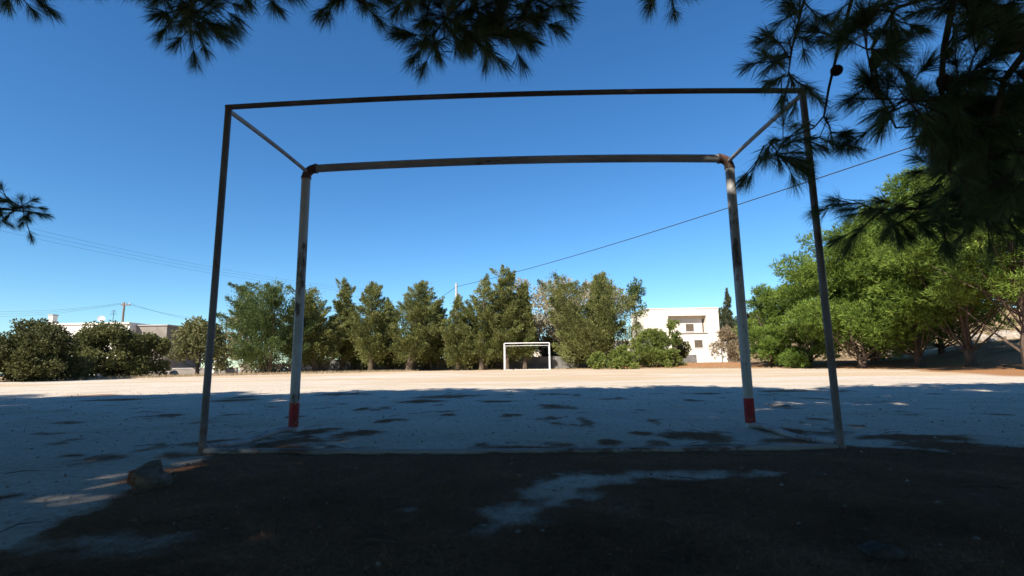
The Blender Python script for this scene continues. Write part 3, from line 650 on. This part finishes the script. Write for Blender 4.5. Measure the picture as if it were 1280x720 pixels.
# rocks on the right bank
rng = np.random.default_rng(5)
HR = [(1232, 27, .5), (1215, 25, .35), (1262, 29, .6), (1245, 24, .3), (1170, 30, .5), (1120, 31, .55), (1275, 25, .45), (1100, 27, .4), (1226, 33, .6)]
HL = ['pale rock on the slope left of the thick trunk', 'small pale rock low on the slope right of the dark trunk', 'large rock high on the slope beside the right edge', 'smallest rock at the foot of the right slope',
      'rock in the shade between the bank trunks', 'rock behind the tall bright pine', 'rock at the right edge behind the thick trunk', 'rock at the foot of the second line pine', 'highest rock on the dry slope']
for (px_, Yw_, s_), lb_ in zip(HR, HL):
    b_ = on_ground(px_, Yw_); o = link('rock', rock_mesh('rock', (s_, s_*.8, s_*.7), rng), M['rock']); o.location = b_+np.array([0, 0, s_*.25]); tag(o, lb_, 'rock', 'rocks on the right slope')
# near stones
def stone_at(px, py, wpx, hpx, mat, label, seed, lift=.35):
    p = ground_hit(px, py); dep = (p-CAM)@FWD; a = wpx/FPX*dep/2; h = hpx/FPX*dep/2
    o = link('stone', rock_mesh('stone', (a*1.15, a*.95, h*1.25), np.random.default_rng(seed), 3, 1., .7), mat); o.location = p+np.array([0, a*.5, h*lift*2]); o.rotation_euler = (0, 0, .4)
    tag(o, label, 'stone'); return o
m, t = mat_new('stained_stone'); tc = nd(t, 'ShaderNodeTexCoord').outputs['Object']
n_ = noise(t, tc, 28, 8, .65); sx = nd(t, 'ShaderNodeSeparateXYZ'); t.links.new(tc, sx.inputs[0])
st = nd(t, 'ShaderNodeMath', operation='MULTIPLY_ADD'); t.links.new(n_, st.inputs[0]); st.inputs[1].default_value = .09; t.links.new(sx.outputs[0], st.inputs[2])
surf(t, mixc(t, ramp(t, st.outputs[0], [(.0, (1, 1, 1)), (.02, (0, 0, 0))]), ramp(t, n_, [(.3, (.07, .052, .038)), (.7, (.21, .165, .125))]), (.16, .05, .014)), .95, [(n_, .8, .015)], 0, .2)
stone_at(172, 617, 54, 38, m, 'large pale stone with an orange earth stain beside the left rear goal post', 12)
stone_at(1112, 708, 46, 26, M['dark_rock'], 'dark stone at the bottom right of the shaded ground', 4)
for (px_, py_, w_s, h_s, lb_) in [(311, 640, 9, 7, 'tiny pale pebble in the litter right of the large stone'), (425, 646, 6, 5, 'tiny pebble below the middle of the left goal half'), (820, 633, 8, 4, 'tiny grey pebble by the bare patch right of centre'), (535, 698, 7, 8, 'tiny white pebble near the bottom edge'), (742, 713, 20, 6, 'flat pale pebble at the bottom centre')]:
    stone_at(px_, py_, w_s, h_s, M['rock'], lb_, int(px_))

# ------------------------------------------------------------------ near pine branches
def needles(shoots, rng, per=150, Ln=.095, Wn=.0011):
    Ps = []; Ds = []
    for a, b in shoots:
        ax = b-a; Lx = np.linalg.norm(ax); ax = ax/Lx; k = int(per*1.35*rng.uniform(.75, 1.2)); f = rng.random(k)**.8
        side = unit(np.cross(ax, rng.normal(size=(k, 3)))); ang = R(15)+(1-f)*R(36)+rng.normal(size=k)*R(11)
        D = ax*np.cos(ang)[:, None]+side*np.sin(ang)[:, None]+np.array([0, 0, -.30])
        Ps.append(a+ax*(f*Lx)[:, None]); Ds.append(D)
    P = np.concatenate(Ps); D = unit(np.concatenate(Ds)); n = len(P)
    L = Ln*rng.uniform(.7, 1.2, n)[:, None]; s = unit(np.cross(D, rng.normal(size=(n, 3))))
    bend = np.array([0, 0, -1.])*L*rng.uniform(.02, .14, n)[:, None]
    W = Wn*rng.uniform(.8, 1.3, n)[:, None]
    m1 = P+D*L*.5; tip = P+D*L+bend
    V = np.stack([P-s*W*.5, P+s*W*.5, m1+s*W*.5, tip, m1-s*W*.5], 1).reshape(-1, 3)
    b = np.arange(n)*5
    return V, np.stack([b, b+1, b+2, b+3, b+4], 1)
def cone_mesh(rng):
    b = MB(); n = 9
    for i in range(n):
        f = i/(n-1); r = .026*math.sin(math.pi*(.18+.80*f))**.8; z = -.035+.07*f
        for k in range(8):
            a = 2*math.pi*(k+.5*(i % 2))/8; d = np.array([math.cos(a), math.sin(a), 0]); s = np.array([-d[1], d[0], 0])*.011
            p = d*r*.45+np.array([0, 0, z]); q = d*r+np.array([0, 0, z+.006]); b.add([p-s, p+s, q+s*.8, q+d*.003+np.array([0, 0, .004]), q-s*.8, q-d*.004+np.array([0, 0, .012])], [(0, 1, 2, 3, 4), (0, 4, 5), (1, 5, 2), (5, 4, 3), (5, 3, 2), (0, 5, 1)])
    b.tube([(0, 0, -.034), (0, 0, .03)], [.013, .006], 8)
    me = bpy.data.meshes.new('pine_cone'); me.from_pydata(b.v, [], b.f); me.update(); me.materials.append(M['cone']); return me
CONE = cone_mesh(np.random.default_rng(2))
def hanging(parent, org, stems, tips, seed, cones=(), per=150, shoot=.15, Ln=.095):
    """stems: list of (points, r0, r1) in world space; tips: world points; every tip hangs on a twig from the nearest stem"""
    rng = np.random.default_rng(seed); wd = MB(); sh = []; nodes = []; org = np.array(org)
    for P, ra, rb in stems:
        P = [np.array(p) for p in P]; n = len(P); wd.tube(P, list(np.linspace(ra, rb, n)), 8)
        for i in range(n-1):
            for f in np.linspace(0, 1, 8): nodes.append(P[i]*(1-f)+P[i+1]*f)
    N = np.array(nodes)
    for tp in tips:
        tp = np.array(tp); dd = np.linalg.norm(N-tp, axis=1)+rng.random(len(N))*.12; nn = N[np.argmin(dd)]
        v = tp-nn; Lv = np.linalg.norm(v)
        if Lv < .05: tp = nn+unit(rng.normal(size=3)+np.array([0, 0, -.6]))*.16; v = tp-nn; Lv = np.linalg.norm(v)
        mid = nn+v*.5+np.array([0, 0, .08*Lv])+rng.normal(size=3)*.03*Lv
        wd.tube([nn, mid, tp], [.0045, .0032, .002], 5)
        d = unit(tp-mid); s_ = min(shoot*rng.uniform(.7, 1.25), Lv); sh.append((tp-d*s_, tp))
        N = np.vstack([N, mid*.5+tp*.5, mid])
        for _ in range(2):
            o_ = mid*.6+tp*.4 if rng.random() < .5 else mid
            e = o_+unit(d+rng.normal(size=3)*.55)*rng.uniform(.07, .14); wd.tube([o_, e], [.0028, .0018], 5); sh.append((o_*.35+e*.65, e))
    br = wd.build('hanging_branch', M['twig'], parent, org=org)
    V, Fc = needles(sh, rng, per, Ln)
    link('needles', np_mesh('needles', V-org, Fc), M['needle'], br)
    for c in cones:
        o = bpy.data.objects.new('pine_cone', CONE); col.objects.link(o); o.parent = br; nn = N[np.argmin(np.linalg.norm(N-np.array(c), axis=1))]; o.location = nn+np.array([.008, 0, -.026])-org; o.rotation_euler = (rng.normal()*.8+2.6, rng.normal()*.5, rng.random()*6); o.scale = [rng.uniform(.8, 1.05)]*3
    return br

# ------------------------------------------------------------------ shade grove behind the camera
GR = 'pines of the shady grove behind the near goal'
def grove_crown(seed, h, rad, lean, n):
    rng = np.random.default_rng(seed); cl = []
    for k in range(60):
        a = rng.random()*6.283; zz = rng.random(); z = h*((.50 if lean else .30)+(.44 if lean else .65)*zz); pr = math.sqrt(max(.05, 1-(1.5*zz-.5)**2)); rr = rad*pr*rng.random()**.5*.95; cs = rad*rng.uniform(.22, .36)
        cl.append((np.array([math.cos(a)*rr, math.sin(a)*rr+lean*(z/h)**1.2, z]), (cs, cs, cs*.5)))
    return foliage_mesh('crown', cl, n, .30, .10, rng, up=.4, fan=4, spread=.7), cl
def grove_trunk(seed, h, cl, lean):
    rng = np.random.default_rng(seed); b = MB(); P, rad = trunk_mb((0, 0, -.2), (rng.normal()*.3, rng.normal()*.3+lean*.85, h*.85), .21, .05, rng, 8, .06)
    P = [p-np.array([0, lean*.5*math.sin(math.pi*i/(len(P)-1))*.5, 0]) for i, p in enumerate(P)]; b.tube(P, rad, 12)
    for c, r in cl[::2]:
        st = along(P, max(.35, c[2]/h-.18)); b.tube([st, st*.5+c*.5-np.array([0, 0, .15]), c], [.07, .045, .015], 6)
    return b
SPEC = [(500, 8.8, 3.5, 1.6, 38000), (501, 8.5, 3.5, 1.7, 38000), (502, 9.6, 3.6, 0, 30000)]
PRO = []
for sd, h, rad, lean, n in SPEC:
    me, cl = grove_crown(sd, h, rad, lean, n); PRO.append([me, cl, None, h, lean])
GROVE = [(-2.6, -5.2, 0, 'grove pine with drooping twigs over the upper left of the goal'), (3.3, -5.4, 1, 'grove pine with coned branches hanging over the right goal corner'), (-7.4, -5.4, 1, 'grove pine whose low sprig reaches in at the left'),
         (-12.2, -5.8, 0, 'grove pine left of the low sprig pine'), (-17.0, -5.6, 1, 'grove pine near the left end of the front line'), (8.4, -5.2, 0, 'grove pine right of the coned pine'), (-22.0, -5.8, 0, 'outermost left grove pine'),
         (13.0, -6.4, 1, 'grove pine at the right end'),
         ]
GROVE += [(-4.9, -9.4, 2, 'second line grove pine behind the left branches'), (0.4, -9.2, 2, 'second line grove pine straight behind the goal'), (5.8, -9.4, 2, 'second line grove pine at the right'), (-10.2, -9.6, 2, 'second line grove pine at the left'), (-15.6, -9.6, 2, 'second line grove pine farthest left')]
gtrees = {}
for i, (x, y, k, lab) in enumerate(GROVE):
    pr_ = PRO[k]
    g = empty('pine_tree', (x, y, float(gz(x, y))), 0); tag(g, lab, 'tree', GR); gtrees[i] = g
    if pr_[2] is None:
        tk = grove_trunk(40+k, pr_[3], pr_[1], pr_[4]).build('trunk', M['bark'], g); pr_[2] = tk.data; c = link('crown', pr_[0], M['grove'], g)
    else:
        tk = link('trunk', pr_[2], None, g); c = link('crown', pr_[0], None, g)
        a = i*1.7 if k == 2 else (i % 3-1)*.25
        tk.rotation_euler = (0, 0, a); c.rotation_euler = (0, 0, a)
        if k < 2 and i % 2: tk.scale = c.scale = (-1, 1, 1)

# middle tree: twigs along the top edge
g = gtrees[0]; go = np.array(g.location); rng = np.random.default_rng(9)
A_ = lambda px, py, d: at(px, py, d)
tips1 = [(185, 8), (200, 22), (222, 40), (238, 72), (250, 68), (262, 50), (272, 30), (288, 18), (300, 8), (215, 12), (245, 20), (232, 50), (256, 38), (318, 14), (336, 4), (352, 10), (205, -6), (240, -2), (270, -6), (190, -10), (250, 55), (228, 28)]
hanging(g, go, [([go+np.array([.6, .6, 3.4]), A_(150, -260, 1.6), A_(215, -110, 2.1), A_(232, -30, 2.3), A_(242, 20, 2.35)], .03, .005), ([A_(215, -110, 2.1), A_(290, -60, 2.2), A_(345, -8, 2.3)], .012, .004)],
        [A_(px, py, rng.uniform(2.15, 2.5)) for px, py in [(a_, b_-24) for a_, b_ in tips1]], 21, per=120, shoot=.17)
tips2 = [(425, 14), (440, 24), (455, 26), (470, 20), (488, 14), (500, 8), (515, 30), (525, 52), (530, 78), (545, 84), (522, 76), (558, 70), (572, 52), (585, 62), (600, 78), (612, 82), (625, 66), (634, 60), (640, 70), (648, 52), (560, 30), (590, 30), (575, 14), (620, 38), (605, 14), (545, 40), (555, 52), (640, 20), (660, 26), (672, 42), (685, 34), (698, 30), (706, 18), (715, 6), (690, 10), (670, 8), (540, 12), (520, 8), (450, 4), (632, 48), (596, 55), (566, 62), (610, 50), (655, 8), (480, -8), (580, 40), (615, 60), (628, 28)]
hanging(g, go, [([go+np.array([.9, .8, 3.9]), A_(520, -260, 1.7), A_(560, -80, 2.1), A_(590, -10, 2.25), A_(600, 25, 2.3)], .035, .005), ([A_(560, -80, 2.1), A_(500, -30, 2.2), A_(450, 4, 2.3)], .014, .004),
                ([A_(560, -80, 2.1), A_(640, -20, 2.2), A_(690, 10, 2.3)], .014, .004), ([A_(590, -10, 2.25), A_(560, 20, 2.25), A_(540, 46, 2.25)], .007, .003)],
        [A_(px, py, rng.uniform(2.05, 2.5)) for px, py in [(a_, b_-22) for a_, b_ in tips2]], 22, per=135, shoot=.17)
tips3 = [(815, -8), (840, -2), (862, -10)]
hanging(g, go, [([go+np.array([1.2, .8, 3.9]), A_(780, -260, 1.9), A_(830, -80, 2.3), A_(840, -12, 2.5)], .025, .004)], [A_(px, py, rng.uniform(2.3, 2.6)) for px, py in tips3], 23, per=110, shoot=.12)
# left tree: low sprig and the upper left corner
g = gtrees[2]; go = np.array(g.location)
tips4 = [(46, 266), (38, 258), (34, 274), (22, 258), (26, 274), (12, 250), (8, 272), (-2, 246), (0, 262), (-14, 256), (-18, 272)]
hanging(g, go, [([go+np.array([.8, .9, 1.9]), A_(-260, 200, 2.3), A_(-110, 240, 2.7), A_(-20, 258, 2.9), A_(26, 264, 3.0)], .03, .004)], [A_(px, py, rng.uniform(2.8, 3.1)) for px, py in tips4], 24, per=85, shoot=.10, Ln=.055)
tips5 = [(8, 6), (22, 12), (36, 4), (50, -2), (70, -4), (88, 0), (100, -10), (5, -10), (60, -14), (-10, 4)]
hanging(g, go, [([go+np.array([1.0, 1.0, 3.2]), A_(-100, -260, 2.2), A_(0, -110, 2.6), A_(50, -30, 2.8)], .025, .004)], [A_(px, py, rng.uniform(2.6, 3.0)) for px, py in [(a_, b_-14) for a_, b_ in tips5]], 25, per=110, shoot=.12)
# right tree: the dark mass with cones
g = gtrees[1]; go = np.array(g.location); rng = np.random.default_rng(19)
def fill(poly, n, d0, d1):
    out = []; xs_ = [p[0] for p in poly]; ys_ = [p[1] for p in poly]
    while len(out) < n:
        x, y = rng.uniform(min(xs_), max(xs_)), rng.uniform(min(ys_), max(ys_)); ins = False; j = len(poly)-1
        for i in range(len(poly)):
            if (poly[i][1] > y) != (poly[j][1] > y) and x < (poly[j][0]-poly[i][0])*(y-poly[i][1])/(poly[j][1]-poly[i][1])+poly[i][0]: ins = not ins
            j = i
        if ins: out.append(A_(x, y, rng.uniform(d0, d1)))
    return out
limb = [go+np.array([.1, .2, 2.6]), A_(1500, 190, 1.5), A_(1290, 55, 1.9), A_(1195, -14, 2.2), A_(1090, -90, 2.5), A_(1040, -120, 2.6)]
hanging(g, go, [(limb, .06, .012), ([A_(1090, -90, 2.5), A_(1070, -20, 2.4), A_(1048, 60, 2.3), A_(1036, 110, 2.3), A_(1030, 145, 2.3), A_(1017, 160, 2.3)], .010, .003), ([A_(1040, -120, 2.6), A_(1010, -20, 2.5), A_(990, 60, 2.4), A_(985, 95, 2.4)], .009, .003),
                ([A_(1017, 160, 2.3), A_(985, 172, 2.35), A_(955, 182, 2.4)], .004, .002)],
        [A_(x, y, rng.uniform(2.25, 2.6)) for x, y in [(985, 4), (970, 30), (962, 42), (985, 48), (1000, 30), (958, 86), (975, 80), (970, 100), (990, 102), (965, 70), (1020, 20), (1000, -6), (1030, 45), (1010, 50), (1045, 20), (1010, 112),
         (950, 182), (962, 190), (975, 194), (985, 180), (990, 198), (965, 176), (1012, 172), (1040, 176), (1050, 184), (1000, 160)]], 31, [A_(1022, 76, 2.3)], per=105, shoot=.13)
mass = [(1060, -10), (1290, -10), (1300, 250), (1250, 240), (1190, 235), (1160, 210), (1110, 195), (1085, 170), (1060, 150), (1055, 110), (1075, 80), (1050, 40)]
hanging(g, go, [([A_(1195, -14, 2.2), A_(1180, 60, 2.05), A_(1176, 110, 2.0), A_(1190, 170, 1.95), A_(1186, 215, 1.95)], .014, .005), ([A_(1195, -14, 2.2), A_(1120, 10, 2.3), A_(1090, 60, 2.3), A_(1100, 120, 2.3), A_(1120, 160, 2.3)], .010, .004),
                ([A_(1290, 55, 1.9), A_(1255, 100, 1.9), A_(1240, 160, 1.9), A_(1235, 220, 1.95), A_(1200, 258, 2.0)], .014, .004), ([A_(1290, 55, 1.9), A_(1300, 130, 1.8), A_(1290, 210, 1.8)], .012, .005)],
        fill(mass, 64, 1.75, 2.5)+fill([(1170, 120), (1290, 100), (1290, 262), (1160, 215)], 52, 1.8, 2.6), 32, [A_(1145, 52, 2.1), A_(1104, 42, 2.25), A_(1236, 62, 1.9), A_(1198, 95, 2.0), A_(1082, 74, 2.3), A_(1200, 108, 2.1)], per=125, shoot=.14)
hanging(g, go, [([A_(1300, 130, 1.8), A_(1270, 215, 1.95), A_(1200, 256, 2.1), A_(1130, 262, 2.25), A_(1095, 262, 2.3)], .012, .003)],
        [A_(x, y, rng.uniform(2.1, 2.4)) for x, y in [(1088, 262), (1100, 272), (1112, 280), (1120, 262), (1130, 284), (1140, 270), (1155, 286), (1165, 262), (1180, 276), (1200, 268), (1215, 256), (1230, 262), (1250, 244), (1105, 252), (1148, 252), (1190, 248), (1265, 240), (1240, 228), (1215, 280), (1238, 286), (1255, 270), (1270, 290), (1285, 276), (1228, 268), (1262, 256), (1282, 250)]], 33, per=110, shoot=.13)

# ------------------------------------------------------------------ fallen needles and stubble
rng = np.random.default_rng(3)
def near_z(x, y):
    lm = litter_mask(x, y)
    return gz(x, y)+lm*(.006+.016*fbm(x*9, y*9, 3, 3))+.006*(fbm(x*16, y*16, 8, 2)-.5)+.02*(fbm(x*2.2, y*2.2, 21)-.5), lm
n = 460000
y = -3.5+rng.random(n)**1.7*7.5; x = rng.uniform(-1, 1, n)*(np.maximum(.8, (y+3.9)*1.15+.25))
z, lm = near_z(x, y); keep = rng.random(n) < lm**1.4*.95+.03
x, y, z = x[keep], y[keep], z[keep]; n = len(x)
a = rng.random(n)*6.283; tl = rng.normal(size=n)*.10+.05
D = np.stack([np.cos(a)*np.cos(tl), np.sin(a)*np.cos(tl), np.sin(tl)], 1)
P = np.stack([x, y, z+.003], 1); L = rng.uniform(.03, .075, n)[:, None]; s = unit(np.cross(D, [0, 0, 1.]))*.0009
V = np.stack([P-s, P+s, P+D*L], 1).reshape(-1, 3)
tag(link('pine_needle_litter', np_mesh('pine_needle_litter', V, np.arange(n*3).reshape(n, 3)), M['litter']), 'brown fallen pine needles covering the shaded ground around the near goal', 'needle litter', kind='stuff')
n = 16000
y = -3.4+rng.random(n)*4.2; x = rng.uniform(-1, 1, n)*((y+3.9)*1.15+.3); z, lm = near_z(x, y)
keep = (rng.random(n) < lm)*(fbm(x*2, y*2, 91) > .45); x, y, z = x[keep], y[keep], z[keep]; n = len(x)
D = np.stack([rng.normal(size=n)*.45, rng.normal(size=n)*.45, np.ones(n)], 1)
V, Fc = kites(np.stack([x, y, z], 1), D, rng.uniform(.006, .022, n), .0018, rng)
tag(link('dry_grass', np_mesh('dry_grass', V, Fc), M['litter']), 'short dead grass stubble standing in the needle litter', 'grass', kind='stuff')
# straw fringe along the far edge of the pitch
n = 30000
x = rng.uniform(-26, 20, n); y = rng.uniform(26, 43, n); d = edge_d(x, y); keep = (d > -3+rng.normal(size=n)*1.5)*(d < 7)*(rng.random(n) < .7)
x, y = x[keep], y[keep]; n = len(x)
V, Fc = kites(np.stack([x, y, gz(x, y)], 1), np.stack([rng.normal(size=n)*.6, rng.normal(size=n)*.6, np.ones(n)], 1), rng.uniform(.05, .16, n), .02, rng)
tag(link('straw_grass', np_mesh('straw_grass', V, Fc), M['straw']), 'low dry straw along the far edge of the pitch', 'grass', kind='stuff')

n = 5200
y = -3.3+rng.random(n)**1.2*10.5; x = rng.uniform(-1, 1, n)*((y+3.9)*1.12+.3); z, lm = near_z(x, y); keep = rng.random(n) < 1-.75*lm; x, y, z = x[keep], y[keep], z[keep]; n = len(x)
oc = np.array([(1, 0, 0), (-1, 0, 0), (0, 1, 0), (0, -1, 0), (0, 0, 1), (0, 0, -.6)], float); of = np.array([(0, 2, 4), (2, 1, 4), (1, 3, 4), (3, 0, 4), (2, 0, 5), (1, 2, 5), (3, 1, 5), (0, 3, 5)])
sz = (.003+.011*rng.random(n)**4+.0012*np.clip(y+3, 0, 8)*rng.random(n))[:, None, None]
a = rng.random(n)*6.283; ca, sa = np.cos(a)[:, None], np.sin(a)[:, None]
V = oc[None]*rng.uniform(.6, 1.3, (n, 6, 1))*np.array([1, .8, .6])*sz
V = np.stack([V[:, :, 0]*ca-V[:, :, 1]*sa, V[:, :, 0]*sa+V[:, :, 1]*ca, V[:, :, 2]], 2)+np.stack([x, y, z+.002], 1)[:, None, :]
tag(link('gravel', np_mesh('gravel', V.reshape(-1, 3), (of[None]+6*np.arange(n)[:, None, None]).reshape(-1, 3)), M['gravel']), 'small loose pebbles scattered over the dusty pitch', 'gravel', kind='stuff')
tw = MB()
for k in range(70):
    y = -3.2+random.Random(k).random()**1.2*5; x = rng.uniform(-1, 1)*((y+3.9)*1.1+.2); z, lm = near_z(np.array([x]), np.array([y])); a = rng.random()*6.283; L = rng.uniform(.04, .16)
    p = np.array([x, y, z[0]+.005]); d = np.array([math.cos(a), math.sin(a), 0])
    tw.tube([p-d*L, p+np.array([-d[1], d[0], 0])*L*rng.normal()*.2+np.array([0, 0, .006]), p+d*L], [.0012, .002, .001], 5)
tag(tw.build('fallen_twigs', M['bark']), 'thin dead twigs lying on the needle litter', 'twigs', kind='stuff')
n = 16000
x = rng.uniform(-30, -9, n); y = np.interp(x, [-30, -20, -9], [16.2, 20.5, 33])+rng.normal(size=n)*1.6+rng.random(n)*3
V, Fc = kites(np.stack([x, y, gz(x, y)], 1), np.stack([rng.normal(size=n)*.5, rng.normal(size=n)*.5, np.ones(n)], 1), rng.uniform(.05, .22, n), .014, rng)
tag(link('straw_grass', np_mesh('straw_grass', V, Fc), M['straw']), 'dry straw growing along the foot of the left shrubs', 'grass', kind='stuff')
